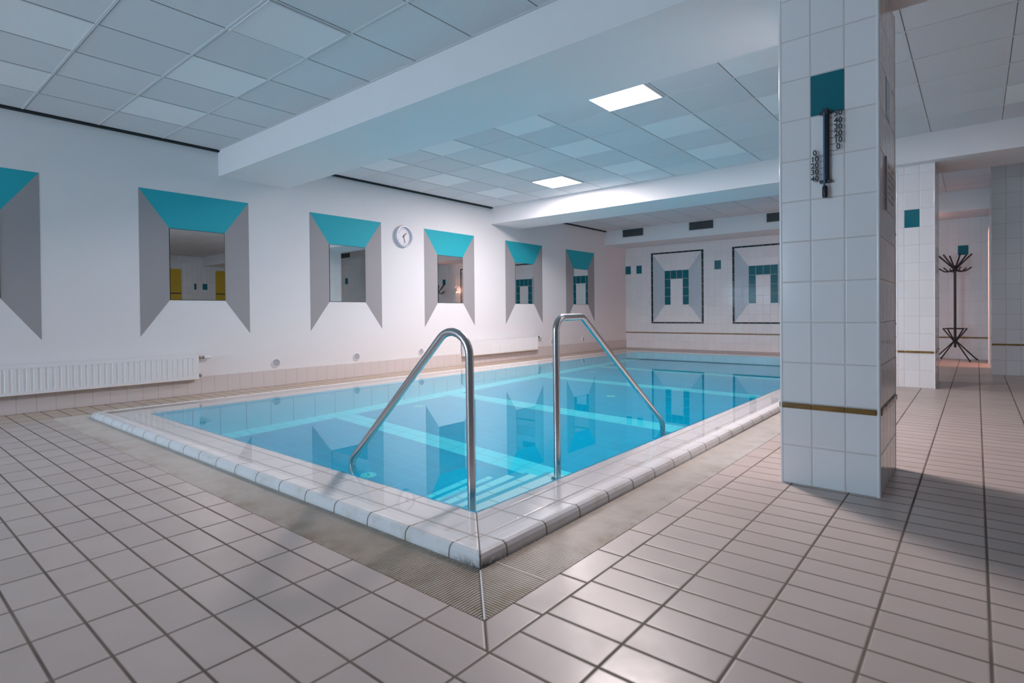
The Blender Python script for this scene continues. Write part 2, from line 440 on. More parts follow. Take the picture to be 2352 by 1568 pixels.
# ceiling: boards per cell, tee bars, dark strip in place of the shaded gap along the left wall
GX0, GPX = sx(-1.935), 0.578 * S
GP = 0.58 * S
bays = [(YF, B1[0], sy(-0.3286)), (B1[1], B2[0], sy(3.317)), (B2[1], YBOX, sy(9.19))]
mb = MB(); bars = MB(); slit = MB()
CE = XL + 0.045
lamp_cells = {}
def cells(y0, y1, gy):
    js = range(-7, 20); i0 = math.floor((y0 - gy) / GP); i1 = math.floor((y1 - gy) / GP)
    for i in range(i0, i1 + 1):
        for j in js:
            xa, xb = max(CE, GX0 + GPX * j), min(XR, GX0 + GPX * (j + 1))
            ya, yb = max(y0, gy + GP * i), min(y1, gy + GP * (i + 1))
            if xb - xa > 0.01 and yb - ya > 0.01: yield i, j, xa, xb, ya, yb
for bi, (y0, y1, gy) in enumerate(bays):
    for i, j, xa, xb, ya, yb in cells(y0, y1, gy):
        odd = (i % 2 == 1) and (j % 2 == 1)
        k = 2 if (odd and bi < 2 and j < 5) or (bi == 1 and (i, j) == (3, 6)) else (1 if random.random() < 0.35 else 0)
        mb.box((xa, ya, H), (xb, yb, H + 0.02), k)
    for j in range(-6, 20):
        x = GX0 + GPX * j
        if CE < x < XR: bars.box((x - 0.009, y0, H - 0.003), (x + 0.009, y1, H + 0.001)); slit.box((x + 0.009, y0, H - 0.0012), (x + 0.014, y1, H + 0.001))
    i = math.ceil((y0 - gy) / GP)
    while gy + GP * i < y1:
        y = gy + GP * i
        bars.box((CE, y - 0.009, H - 0.0035), (XR, y + 0.009, H + 0.001)); slit.box((CE, y + 0.009, H - 0.0012), (XR, y + 0.014, H + 0.001)); i += 1
    bars.box((CE, y0, H - 0.004), (XR, y0 + 0.02, H)); bars.box((CE, y1 - 0.02, H - 0.004), (XR, y1, H))
ceil = struct(mb.build('ceiling', [M_BOARD, M_BOARD2, M_BOARDN]))
bars.build('ceiling_grid', M_TBAR, ceil); slit.build('board_joint', M_SLIT, ceil)
mb = MB().box((XL - T, YF - T, H + 0.3), (XR + T, YD + T, H + 0.4)); struct(mb.build('roof_slab', M_DARK))
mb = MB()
for y0, y1, _ in bays: mb.box((XL, y0, H - 0.022), (CE, y1, H + 0.02))  # shade of the open ceiling gap put in as a near-black strip
struct(mb.build('trim_2', M_DARK), 'dark coloured strip standing in for the shaded gap between the left wall and the ceiling boards', 'trim')
struct(MB().box((XL, YF, 0), (XL + 0.012, YD, 0.205)).build('baseboard_left', M_SKIRT, bevel=0.003))

# ------------------------------------------------------------------ pool shell
mb = MB()
prof = [(0.0, -0.03), (0.0, 0.012), (0.003, 0.030), (0.012, 0.043), (0.025, 0.049), (0.040, 0.0470), (0.117, 0.0452), (0.245, 0.0442), (0.31, 0.0434)]
def ring(t, z, wide):
    """corner points at inset t; the left side is wider"""
    f = t / 0.31
    l = t if t < 0.25 else t + (wide * (t - 0.25) / 0.06)
    return [(PX0 + l, PY0 + t, z), (PX1 - t, PY0 + t, z), (PX1 - t, PY1 - t, z), (PX0 + l, PY1 - t, z)]
WIDE = IX0 - PX0 - 0.31
rings = [ring(t, z, WIDE) for t, z in prof]
for a, b in zip(rings, rings[1:]):
    for q in range(4): mb.face([a[q], a[(q + 1) % 4], b[(q + 1) % 4], b[q]])
cop = struct(mb.build('trim_3', M_COPING, smooth=True), 'white tiled pool coping with rounded overflow edge', 'pool edge')
nz = [(0.31, 0.0434), (0.318, 0.038), (0.326, 0.020), (0.330, -0.05)]
mb = MB(); rings = [ring(t, z, WIDE) for t, z in nz]
for a, b in zip(rings, rings[1:]):
    for q in range(4): mb.face([a[q], a[(q + 1) % 4], b[(q + 1) % 4], b[q]])
mb.build('blue_nosing', M_NOSE, cop, smooth=True)
e = 0.020
ax0, ax1, ay0, ay1 = IX0 + e, IX1 - e, IY0 + e, PY1 - 0.330
mb = MB()
A = [(ax0, ay0), (ax1, ay0), (ax1, ay1), (ax0, ay1)]
for q in range(4):
    a, b = A[q], A[(q + 1) % 4]
    mb.face([(*a, ZP), (*b, ZP), (*b, -0.05), (*a, -0.05)], 0)
struct(mb.build('wall_pool', M_PWALL), 'white tiled side walls of the pool', 'pool wall')
struct(MB().face([(ax0, ay0, ZP), (ax1, ay0, ZP), (ax1, ay1, ZP), (ax0, ay1, ZP)]).build('floor_pool', M_PFLOOR), 'blue tiled pool bottom with white lane bands', 'pool floor')
# steps
st = thing('pool_steps', (ax1, ay0, ZP), 'white submerged entry steps with blue nosings in the near pool corner', 'steps')
zs = [-0.20, -0.42, -0.65, -0.88, -1.10]; xs = [-0.577, -0.812, -1.064, -1.303, -1.55]; ye = [1.20, 1.29, 1.37, 1.45, 1.53]
for k in range(5):
    x1 = ax1 if k == 0 else xs[k - 1]
    mb = MB().box((xs[k] + 0.035, ay0 + 0.004, ZP + 0.001), (x1 - (0.004 if k == 0 else 0.0), ye[k], zs[k]))
    o = mb.build('step', M_STEP, st)
    MB().box((xs[k], ay0 + 0.004, ZP + 0.001), (xs[k] + 0.035, ye[k], zs[k])).build('nosing', M_NOSE, o)

# water
wa = ring(0.308, ZW, WIDE); wo = ring(0.03, ZW, WIDE)
mb = MB().box((wa[0][0], wa[0][1], ZP - 0.1), (wa[2][0], wa[2][1], ZW))
water = tag(mb.build('pool_water', M_WATER), 'still clear turquoise water filling the pool to its brim', 'water', None, 'stuff')
bm = bmesh.new(); bm.from_mesh(water.data)              # own corners per face, smooth flag, so every face keeps its true normal
bmesh.ops.split_edges(bm, edges=bm.edges); bm.to_mesh(water.data); bm.free()
for p in water.data.polygons: p.use_smooth = True
water.cycles.is_caustics_caster = True
MB().box((ax0 - 0.004, ay0 - 0.004, ZP - 0.05), (ax1 + 0.004, ay1 + 0.004, ZW + 0.012)).build('water_body', M_WBODY, water)
mb = MB()
for q in range(4): mb.face([wo[q], wo[(q + 1) % 4], wa[(q + 1) % 4], wa[q]])
film = mb.build('overflow_film', M_FILM, water)
bm = bmesh.new(); bm.from_mesh(film.data)
for f in bm.faces:
    f.normal_update()
    if f.normal.z < 0: f.normal_flip()
bm.to_mesh(film.data); bm.free()

# gutter grates: slats at right angles to the pool edge, mitred in the corners
def grate(name, x0, y0, x1, y1, along, label, mitre0=False, mitre1=False):
    t = thing(name, ((x0 + x1) / 2, (y0 + y1) / 2, -0.03), label, 'grate')
    mb = MB(); pitch, w, z0, z1 = 0.0112, 0.0058, -0.024, 0.0
    a, b = (x0, x1) if along == 'x' else (y0, y1)
    q = a
    while q < b - w:
        if along == 'x':
            ya, yb = y0, y1
            if mitre1 and q > PX1: ya, yb = y0, min(y1, -q - 0.012)
            if mitre0 and q < PX0: yb = min(y1, (q - PX0)); yb = min(y1, PY0 - (PX0 - q))
            if yb - ya > 0.006: mb.box((q, ya, z0), (q + w, yb, z1))
        else:
            xa, xb = x0, x1
            if mitre0 and q < PY0: xa = max(x0, -q)
            if xb - xa > 0.006: mb.box((xa, q, z0), (xb, q + w, z1))
        q += pitch
    mb.build('slat', M_GRATE, t)['kind'] = 'stuff'
    rb = MB()
    for f in (0.12, 0.5, 0.88):
        if along == 'x': rb.box((x0, y0 + (y1 - y0) * f - 0.004, -0.026), (x1 - (0.24 * (1 - f) * 0 if not mitre1 else (y0 + (y1 - y0) * f + 0.24)), y0 + (y1 - y0) * f + 0.004, -0.006))
        else: rb.box((x0 + (x1 - x0) * f - 0.004, y0 + (0 if not mitre0 else (1 - f) * 0.24), -0.026), (x0 + (x1 - x0) * f + 0.004, y1, -0.006))
    rb.build('bearer', M_GRATE, t)
    return t
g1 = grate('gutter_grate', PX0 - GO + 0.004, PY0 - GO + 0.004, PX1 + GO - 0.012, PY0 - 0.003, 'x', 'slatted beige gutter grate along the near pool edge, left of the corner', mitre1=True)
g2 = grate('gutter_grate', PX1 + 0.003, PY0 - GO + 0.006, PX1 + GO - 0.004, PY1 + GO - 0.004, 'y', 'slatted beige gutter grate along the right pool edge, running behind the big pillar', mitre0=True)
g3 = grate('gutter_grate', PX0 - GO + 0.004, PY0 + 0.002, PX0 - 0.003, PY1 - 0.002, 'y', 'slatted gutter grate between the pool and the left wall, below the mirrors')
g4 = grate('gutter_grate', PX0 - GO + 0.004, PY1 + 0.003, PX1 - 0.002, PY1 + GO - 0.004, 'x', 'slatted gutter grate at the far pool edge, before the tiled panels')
# corner mitre bar and the pale end bar
MB().prism([(0.004, -0.008), (0.008, -0.004), (0.234, -0.230), (0.230, -0.234)], 'z', -0.02, 0.0008).build('mitre_bar', M_WPLASTIC, g2)
MB().box((0.006, 0.074, -0.02), (0.234, 0.081, 0.0015)).build('end_bar', M_GRATE, g2)

# ------------------------------------------------------------------ mirrors with painted surrounds
zt, zb, mt, mz, W, INS = sz(2.2619), sz(0.689), sz(1.8654), sz(1.0784), 1.16075 * S, 0.28656 * S
ZC = 0.0
labs = ['mirror nearest the viewer, its painted surround cut by the left picture edge',
        'mirror above the gap after the near radiator, reflecting yellow doors',
        'mirror just left of the clock, with painted teal and grey surround',
        'mirror just right of the clock, with painted teal and grey surround',
        'mirror in the shade of the far beam, second from the tiled far wall',
        'mirror closest to the tiled far wall, with painted teal and grey surround']
for lab, y in zip(labs, (-1.3718, 0.60185, 2.56983, 4.56854, 6.57563, 8.59066)):
    y0 = sy(y); y1 = y0 + W; a, b = y0 + INS, y1 - INS
    t = thing('wall_mirror', (XL, (y0 + y1) / 2, mz), lab, 'mirror', 'mirrors with painted surrounds on the left wall')
    d = 0.002
    MB().prism([(y0, zt), (y1, zt), (b, mt), (a, mt)], 'x', XL, XL + d).build('painted_lintel', M_TEAL, t)['label'] = 'teal painted top wedge'
    MB().prism([(y0, zt), (a, mt), (a, mz), (y0, zb)], 'x', XL, XL + d).build('painted_cheek', M_GREY, t)['label'] = 'grey painted side wedge'
    MB().prism([(y1, zt), (y1, zb), (b, mz), (b, mt)], 'x', XL, XL + d).build('painted_cheek', M_GREY, t)['label'] = 'grey painted side wedge'
    MB().box((XL, a, mz), (XL + 0.0040, b, mt)).build('glass_edge', M_DARK, t)
    MB().box((XL + 0.0041, a + 0.005, mz + 0.005), (XL + 0.0070, b - 0.005, mt - 0.005)).build('mirror_glass', M_MIRROR, t)

# ------------------------------------------------------------------ clock
cy, cz = sy(4.137), sz(2.093); R = 0.172
t = thing('clock', (XL, cy, cz), 'round silver clock on the left wall between two mirrors', 'clock')
MB().lathe([(R * .9, 0.0), (R * .97, 0.01), (R, 0.03), (R * .985, 0.048), (R * .93, 0.060), (R * .86, 0.060), (R * .80, 0.050), (R * .775, 0.034), (R * .775, 0.020)], (XL, cy, cz), (1, 0, 0), 64).build('case', M_CASE, t, smooth=True)
dial = MB().lathe([(0, 0.022), (R * .78, 0.022)], (XL, cy, cz), (1, 0, 0), 48).build('dial', M_DIAL, t)
for k in range(1, 13):
    a = math.radians(30 * k)
    text_mesh(str(k), 0.030, lambda x, y, z, a=a: (XL + 0.0232 + z, cy + 0.108 * math.sin(a) + x, cz + 0.108 * math.cos(a) + y), 'numeral', M_GREYINK, dial, 0.0004)
def hand(name, deg, ln, w, h, tail):
    a = math.radians(deg); u = Vector((0, math.sin(a), math.cos(a))); v = Vector((0, math.cos(a), -math.sin(a))); o = Vector((XL + h, cy, cz))
    P = [o - u * tail - v * w * .6, o + u * ln - v * w * .5, o + u * (ln + w), o + u * ln + v * w * .5, o - u * tail + v * w * .6]
    MB().prism([(p.y, p.z) for p in P], 'x', XL + h, XL + h + 0.0015).build(name, M_INK, t)
hand('hour_hand', 44, 0.072, 0.011, 0.026, 0.024); hand('minute_hand', 167, 0.104, 0.007, 0.029, 0.022)
MB().lathe([(0.007, 0.023), (0.007, 0.032), (0, 0.033)], (XL, cy, cz), (1, 0, 0), 16).build('hub', M_INK, t)

# ------------------------------------------------------------------ radiators
def radiator(y0, y1, z0, z1, label, rib):
    t = thing('radiator', (XL + 0.06, (y0 + y1) / 2, z0), label, 'radiator', 'panel radiators on the left wall')
    xb, xf = XL + 0.03, XL + 0.085
    # ribbed front: outline in (x, y) pushed up, with flat rims at top and bottom
    pts = [(xb, y0)]; y = y0 + 0.03; pts += [(xf, y0), (xf, y)]
    while y + rib < y1 - 0.02:
        pts += [(xf, y + rib * .42), (xf - 0.006, y + rib * .52), (xf - 0.006, y + rib * .90), (xf, y + rib)]; y += rib
    pts += [(xf, y1), (xb, y1)]
    body = MB().prism(pts, 'z', z0 + 0.030, z1 - 0.036)
    body.box((xb, y0, z0), (xf, y1, z0 + 0.030)); body.box((xb, y0, z1 - 0.036), (xf, y1, z1))
    body.build('panel', M_WHITE_METAL, t)
    MB().box((XL + 0.012, y0 + 0.02, z1 - 0.02), (xb, y1 - 0.02, z1 - 0.004)).build('top_grille', M_WHITE_METAL, t)
    MB().box((xb, y0, z0 - 0.003), (xf + 0.001, y1, z0)).build('rusty_edge', M_RUST, t)['label'] = 'rust stained lower edge'
    for yy in (y0 + 0.15, y1 - 0.15): MB().box((XL + 0.013, yy - 0.015, z0 + 0.03), (xb, yy + 0.015, z1 - 0.03)).build('bracket', M_WHITE_METAL, t)
    xm = XL + 0.058
    v = MB().lathe([(0.013, 0), (0.013, 0.012), (0.018, 0.014), (0.018, 0.026), (0.011, 0.03), (0.011, 0.05), (0.017, 0.052), (0.017, 0.066), (0, 0.066)], (xm, y1, z1 - 0.035), (0, 1, 0), 20)
    v.tube([(xm, y1 + 0.042, z1 - 0.035), (XL + 0.001, y1 + 0.042, z1 - 0.035)], 0.009, 12)
    v = v.build('valve', M_BRASS, t, smooth=True)
    MB().lathe([(0.019, 0.062), (0.023, 0.068), (0.023, 0.125), (0.019, 0.137), (0, 0.137)], (xm, y1, z1 - 0.035), (0, 1, 0), 20).build('thermostat_head', M_WPLASTIC, v, smooth=True)
    MB().lathe([(0.012, 0), (0.012, 0.01), (0.018, 0.012), (0.018, 0.026), (0.012, 0.03), (0.0, 0.045)], (xm, y1, z0 + 0.04), (0, 1, 0), 20).tube([(xm, y1 + 0.02, z0 + 0.04), (XL + 0.013, y1 + 0.02, z0 + 0.04)], 0.009, 12).build('return_valve', M_BRASS, t, smooth=True)
    return t
zr0, zr1 = sz(0.191), sz(0.467)
radiator(sy(-1.9), sy(1.144), zr0 + 0.004, zr1, 'long white ribbed radiator low on the left wall, cut by the picture edge', 0.052)
radiator(sy(5.376), sy(7.470), zr0 - 0.02, zr1 - 0.01, 'white ribbed radiator behind the near handrail, farther down the left wall', 0.0335)

# ------------------------------------------------------------------ round wall vents
rv = 0.061
def vent(y, label):
    z = sz(0.3015)
    t = thing('air_vent', (XL, y, z), label, 'vent', 'round vents low on the left wall')
    MB().lathe([(rv, 0), (rv, 0.006), (rv * .92, 0.011), (rv * .80, 0.011), (rv * .76, 0.007), (rv * .76, 0.003)], (XL, y, z), (1, 0, 0), 40).build('rim', M_WPLASTIC, t, smooth=True)
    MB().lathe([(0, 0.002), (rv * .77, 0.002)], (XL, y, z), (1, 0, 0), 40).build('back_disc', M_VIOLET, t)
    mb = MB()
    for k in range(-3, 4):
        dz = k * 0.0125; hw = math.sqrt((rv * .76) ** 2 - dz * dz)
        mb.box((XL + 0.002, y - hw, z + dz - 0.0032), (XL + 0.008, y + hw, z + dz + 0.0032))
    mb.build('louvre', M_WPLASTIC, t)
    return t
vl = ['round white vent just right of the near radiator', 'round white vent second from the near radiator', 'round white vent behind the slanting part of the near handrail',
      'round white vent just left of the far handrail post', 'round white vent nearest the tiled far wall']
for lab, y in zip(vl, (2.085, 3.278, 4.482, 8.06, 9.26)): vent(sy(y), lab)

# ------------------------------------------------------------------ tiled picture panels and accents on the back wall
TW = 0.1485 * S; X0 = XL + 0.1517
n = NT('dark_marble_tile'); p = n.pos()
vein = n.ramp(n.noise(16.0, 6.0, 0.7), 0.60, 0.68)
d = n.ma('MINIMUM', n.line(p[0], X0, TW), n.line(p[2], sz(0.655), 0.18))
c = n.mix(vein, C(0.006, 0.022, 0.03), C(0.10, 0.20, 0.20))
n.bsdf(n.mix(n.below(d, 0.0025), c, C(0.55, 0.55, 0.55)), 0.12); M_MARBLE = n.m
M_PANELG = wall_tile('grey_blue_panel_tile', X0, 0, sz(0.6185), TW, RZ, tile=(0.53, 0.60, 0.66), grout=(0.60, 0.64, 0.68))
M_PANELW = wall_tile('white_panel_tile', X0, 0, sz(0.6185), TW, RZ, tile=(0.83, 0.81, 0.82), grout=(0.66, 0.64, 0.64))
M_ARCH = wall_tile('teal_arch_tile', X0, 0, sz(0.6185) + 0.036, TW, RZ, tile=(0.0, 0.15, 0.195), grout=(0.45, 0.55, 0.55), gw=0.0036)
YDW = YD
def panel(k0, label):
    bw = 0.05; YD = YDW - 0.0006
    x0 = X0 + k0 * TW; x1 = x0 + 8 * TW; z0, z1 = sz(0.6185) + 0.036, sz(0.6185) + 0.036 + 8 * RZ
    t = thing('tiled_panel', ((x0 + x1) / 2, YD, z0), label, 'wall panel', 'tiled picture panels on the far wall')
    y0 = YD - 0.004
    mb = MB().box((x0 - bw, y0, z0 - 0.036), (x1 + bw, YD, z0)).box((x0 - bw, y0, z1), (x1 + bw, YD, z1 + 0.036)).box((x0 - bw, y0, z0), (x0, YD, z1)).box((x1, y0, z0), (x1 + bw, YD, z1))
    mb.build('marble_border', M_MARBLE, t)
    xa, xb, za, zc = x0 + 2 * TW, x0 + 6 * TW, z0 + 2 * RZ, z0 + 6 * RZ
    y1 = YD - 0.002
    MB().prism([(x0, z1), (x0, z0), (xa, za), (xa, zc)], 'y', y1, YD).build('grey_cheek', M_PANELG, t)
    MB().prism([(x1, z1), (xb, zc), (xb, za), (x1, z0)], 'y', y1, YD).build('grey_cheek', M_PANELG, t)
    MB().prism([(x0, z1), (xa, zc), (xb, zc), (x1, z1)], 'y', y1, YD).build('white_head', M_PANELW, t)
    MB().prism([(x0, z0), (x1, z0), (xb, za), (xa, za)], 'y', y1, YD).build('white_sill', M_PANELW, t)
    a, b = xa + TW, xb - TW; zt2 = zc - RZ
    MB().prism([(xa, za), (a, za), (a, zt2), (b, zt2), (b, za), (xb, za), (xb, zc), (xa, zc)], 'y', y0, YD).build('teal_arch', M_ARCH, t)
    MB().box((a, y1, za), (b, YD, zt2)).build('arch_opening', M_PANELW, t)
panel(4, 'tiled panel with teal arch and marble border, left one on the far wall')
panel(17, 'tiled panel with teal arch and marble border, partly hidden by the big pillar')
panel(30, 'tiled panel with teal arch behind the big pillar, left of the coat rack')
def accent_y(parent, x0, x1, z0, z1, yface):
    MB().box((x0, yface - 0.0015, z0), (x1, yface, z1)).build('accent_tile', M_TEALTILE, parent)['label'] = 'teal accent tile'
za, zc = sz(0.415) + 7 * RZ + 0.003, sz(0.415) + 8 * RZ - 0.003
accent_y(wb, XL + 0.004, X0 - 0.002, za, zc, YD)
for k in (1, 14): accent_y(wb, X0 + k * TW + 0.002, X0 + (k + 1) * TW - 0.002, za, zc, YD)
accent_y(wb, 1.087, 1.234, 1.863, 2.034, YD)
gb = MB(); x = XL
while x < 1.5:
    e2 = min(x + TW - 0.004, 1.5); gb.box((x, YD - 0.010, sz(0.381)), (e2, YD, sz(0.404))); x += TW
gb.build('ochre_strip', M_GOLD, wb)

# extract grilles in the boxed duct
def grille(x0, x1, z0, z1, y, label):
    t = thing('vent_grille', ((x0 + x1) / 2, y, z0), label, 'vent', 'rectangular grilles in the white duct')
    f = 0.028
    mb = MB().box((x0, y - 0.010, z0), (x1, y, z0 + f)).box((x0, y - 0.010, z1 - f), (x1, y, z1)).box((x0, y - 0.010, z0 + f), (x0 + f, y, z1 - f)).box((x1 - f, y - 0.010, z0 + f), (x1, y, z1 - f))
    mb.build('frame', plain('grille_frame', (0.72, 0.74, 0.75), 0.4), t)
    MB().box((x0 + f, y - 0.002, z0 + f), (x1 - f, y, z1 - f)).build('dark_core', M_DARK, t)
    mb = MB(); zz = z0 + f + 0.006
    while zz < z1 - f - 0.004: mb.box((x0 + f, y - 0.008, zz), (x1 - f, y - 0.006, zz + 0.0035)); zz += 0.0165
    mb.build('slat', plain('grille_slat', (0.22, 0.25, 0.26), 0.4), t)
    mb = MB(); xx = x0 + f + 0.012
    while xx < x1 - f - 0.006: mb.box((xx, y - 0.0055, z0 + f), (xx + 0.003, y - 0.0035, z1 - f)); xx += 0.022
    mb.build('bar', plain('grille_bar', (0.14, 0.16, 0.17), 0.4), t)
for a, lab in ((-4.987, 'rectangular grille in the white duct, leftmost above the far wall'), (-3.404, 'rectangular grille in the white duct above the left tiled panel'), (-1.842, 'rectangular grille in the white duct, cut off by the big pillar')):
    grille(sx(a), sx(a + 0.572), sz(2.604), sz(2.829), YBOX, lab)
grille(2.26, 2.81, 2.62, 2.82, 8.62, 'rectangular grille high on the hall partition, seen only in a mirror')

# ------------------------------------------------------------------ pillars
M_BEAD = plain('glazed_corner_bead', (0.80, 0.79, 0.80), 0.10)
def pillar(x0, y0, x1, y1, mat, label, rowlines, teal, goldz):
    o = MB().box((x0, y0, 0), (x1, y1, ZB)).build('pillar', mat, None, bevel=0.004)
    struct(o, label, 'pillar')
    ta, tb, tz0, tz1 = teal
    accent_y(o, ta, tb, tz0, tz1, y0)
    g = MB(); g0, g1 = goldz
    xx = [x0 + 0.006] + [v for v in rowlines if x0 < v < x1] + [x1 - 0.012]
    for a, b in zip(xx, xx[1:]): g.box((a + 0.002, y0 - 0.009, g0), (b - 0.002, y0, g1))
    g.build('ochre_strip', M_GOLD, o, bevel=0.003)
    s = MB(); y = y0 + 0.01
    while y < y1 - 0.01: s.box((x1, y, g0), (x1 + 0.009, min(y + 0.146, y1), g1)); y += 0.149
    y = y0 + 0.01
    while y < y1 - 0.01: s.box((x0 - 0.009, y, g0), (x0, min(y + 0.146, y1), g1)); y += 0.149
    s.build('ochre_strip', M_GOLD, o, bevel=0.003)
    for a, b in ((x0, y0), (x1, y0), (x0, y1), (x1, y1)):
        MB().tube([(a + (0.006 if a == x0 else -0.006), b + (0.006 if b == y0 else -0.006), 0.0), (a + (0.006 if a == x0 else -0.006), b + (0.006 if b == y0 else -0.006), ZB)], 0.0085, 14, caps=False).build('corner_bead', M_BEAD, o, smooth=True)
    return o
pil = pillar(0.5505, 1.736, 0.990, 2.402, M_TPIL1, 'wide white tiled pillar standing on the deck right of the pool', (0.698, 0.847), (0.6985, 0.8465, 1.880, 2.082), (0.393, 0.420))
MB().box((0.990, 2.00, 1.886), (0.9915, 2.146, 2.088)).build('accent_tile', M_TEALTILE, pil)['label'] = 'teal accent tile'
pillar(0.628, 6.466, 0.988, 7.2, M_TPIL2, 'slim white tiled pillar under the far beam, left of the hall', (0.703, 0.847), (0.705, 0.8455, 1.838, 2.041), (0.400, 0.423))
# strip on the hall partition
g = MB(); x = 1.5
while x < 3.2: g.box((x + 0.002, 8.611, 0.402), (x + 0.148, 8.62, 0.424)); x += 0.15
g.build('ochre_strip', M_GOLD, wh)
accent_y(wh, 2.42, 2.57, 1.84, 2.02, 8.62); accent_y(wh, 2.83, 2.97, 1.84, 2.02, 8.62)
# jamb lining of the side doorway
d1 = MB().box((1.490, dy1 - 0.02, 0), (1.63, dy1 + 0.03, dz)).box((1.490, dy0 - 0.03, 0), (1.63, dy0 + 0.02, dz)).box((1.490, dy0 - 0.03, dz), (1.63, dy1 + 0.03, dz + 0.03)).build('door_1', M_WALL)
struct(d1, 'white lining of the lit side doorway beside the coat rack', 'doorway')

# yellow doors on the right wall (seen in a mirror)
for k, (a, b, lab) in enumerate(((5.05, 5.66, 'yellow door on the right wall, reflected left in a mirror'), (6.73, 7.5, 'yellow door on the right wall, reflected right in a mirror'))):
    o = struct(MB().box((XR - 0.03, a, 0.0), (XR, b, 2.42)).build('door_%d' % (k + 2), M_YELLOW), lab, 'door')
    MB().box((XR - 0.036, a, 1.62), (XR - 0.03, b, 1.655)).build('door_rail', M_INK, o)
for y in (6.06, 6.32): MB().box((XR - 0.002, y, 1.77), (XR, y + (0.15 if y > 6.2 else 0.07), 1.97)).build('accent_tile', M_TEALTILE, wr)['label'] = 'teal accent tile'

# notice on the pillar's right face
t = thing('notice_board', (0.99, 2.12, 1.42), 'small framed notice on the right face of the big pillar', 'sign')
MB().box((0.990, 1.95, 1.405), (0.996, 2.33, 1.665)).build('sheet', plain('notice_sheet', (0.62, 0.60, 0.54), 0.2), t)
MB().box((0.990, 1.946, 1.400), (0.9985, 1.950, 1.670)).build('frame_edge', M_GREYINK, t)
mb = MB()
for r_ in range(6):
    z = 1.63 - r_ * 0.034
    for c_ in range(2): mb.box((0.996, 2.02 + c_ * 0.14, z), (0.9965, 2.02 + c_ * 0.14 + 0.08 + 0.03 * ((r_ * 3 + c_) % 2), z + 0.011))
mb.build('printed_line', M_GREYINK, t)

# ------------------------------------------------------------------ thermometer on the pillar
yf = 1.736
t = thing('thermometer', (0.767, yf, 1.46), 'black outdoor style thermometer with cut-out numerals on the big pillar', 'thermometer')
xa = 0.7685
MB().tube([(xa + 0.006, yf - 0.018, 1.545), (xa + 0.006, yf - 0.018, 1.868)], 0.0105, 14).build('backing_rod', M_BLACKP, t, smooth=True)
n = NT('thermometer_glass'); n.pos(); n.bsdf(C(0.07, 0.15, 0.27), 0.08); M_GLASST = n.m
MB().tube([(xa - 0.0035, yf - 0.032, 1.505), (xa - 0.0035, yf - 0.032, 1.878)], 0.0055, 12).build('glass_tube', M_GLASST, t, smooth=True)
MB().box((xa - 0.0265, yf - 0.022, 1.872), (xa + 0.0265, yf - 0.010, 1.886)).box((xa - 0.011, yf - 0.036, 1.864), (xa + 0.012, yf - 0.012, 1.897)).box((xa - 0.008, yf - 0.014, 1.874), (xa + 0.008, yf, 1.884)).build('top_bracket', M_BLACKP, t)
MB().box((xa - 0.0265, yf - 0.022, 1.532), (xa + 0.0265, yf - 0.010, 1.547)).box((xa - 0.008, yf - 0.014, 1.534), (xa + 0.008, yf, 1.544)).build('bottom_bracket', M_BLACKP, t)
MB().lathe([(0, 0), (0.010, 0.002), (0.0125, 0.012), (0.0125, 0.050), (0.010, 0.060), (0, 0.062)], (xa - 0.002, yf - 0.028, 1.456), (0, 0, 1), 18).build('bulb_guard', M_BLACKP, t, smooth=True)
def zpx(v): return 1.892 - (v - 255) * 0.002165
for num, v in (('50', 267), ('40', 283.7), ('30', 298.5), ('20', 313.5), ('10', 328), ('0', 343)):
    z = zpx(v)
    text_mesh(num, 0.037, lambda x, y, d, z=z: (0.8235 + x * 0.95, yf - 0.020 - d, z + y), 'numeral', M_BLACKP, t, 0.0012, bold=0.0011)
    MB().box((xa + 0.008, yf - 0.0205, z - 0.0165), (0.8235, yf - 0.0185, z - 0.0145)).build('tick_bar', M_BLACKP, t)
for num, v in (('0', 349.5), ('10', 364), ('20', 379), ('30', 393.7), ('40', 409)):
    z = zpx(v)
    text_mesh(num, 0.037, lambda x, y, d, z=z: (0.7205 + x * 0.95, yf - 0.020 - d, z + y), 'numeral', M_BLACKP, t, 0.0012, bold=0.0011)
    MB().box((0.7205, yf - 0.0205, z - 0.0165), (xa - 0.006, yf - 0.0185, z - 0.0145)).build('tick_bar', M_BLACKP, t)

# ------------------------------------------------------------------ handrails
def round_path(pts, radii, seg=10):
    """polyline with filleted corners"""
    out = [Vector(pts[0])]
    for i in range(1, len(pts) - 1):
        a, b, c = Vector(pts[i - 1]), Vector(pts[i]), Vector(pts[i + 1])
        u, v = (a - b).normalized(), (c - b).normalized(); th = u.angle(v); r = radii[i - 1]
        tl = r / math.tan(th / 2); p, q = b + u * tl, b + v * tl
        cen = b + (u + v).normalized() * (r / math.sin(th / 2))
        for k in range(seg + 1):
            w = (p - cen).lerp(q - cen, k / seg); out.append(cen + w.normalized() * r)
    out.append(Vector(pts[-1])); return out
y = 0.433
t = thing('handrail', (-0.455, y, -0.2), 'curved stainless steel handrail at the near pool corner, slanting down to the left', 'handrail', 'stainless steel pool handrails')
P = round_path([(-0.452, y, -0.198), (-0.462, y, 0.965), (-1.395, y, 0.075), (-1.418, y, -1.097)], [0.115, 0.09], 14)
MB().tube(P, 0.0195, 24).build('tube', M_STEEL, t, smooth=True)
MB().lathe([(0.0195, 0), (0.036, 0), (0.036, 0.008), (0.0195, 0.012)], (-0.452, y, -0.198), (0, 0, 1), 24).build('foot_flange', M_STEEL, t, smooth=True)
x = -0.458
t = thing('handrail', (x, 1.128, -0.2), 'flat-topped stainless steel handrail along the right pool edge, slanting away from the corner', 'handrail', 'stainless steel pool handrails')
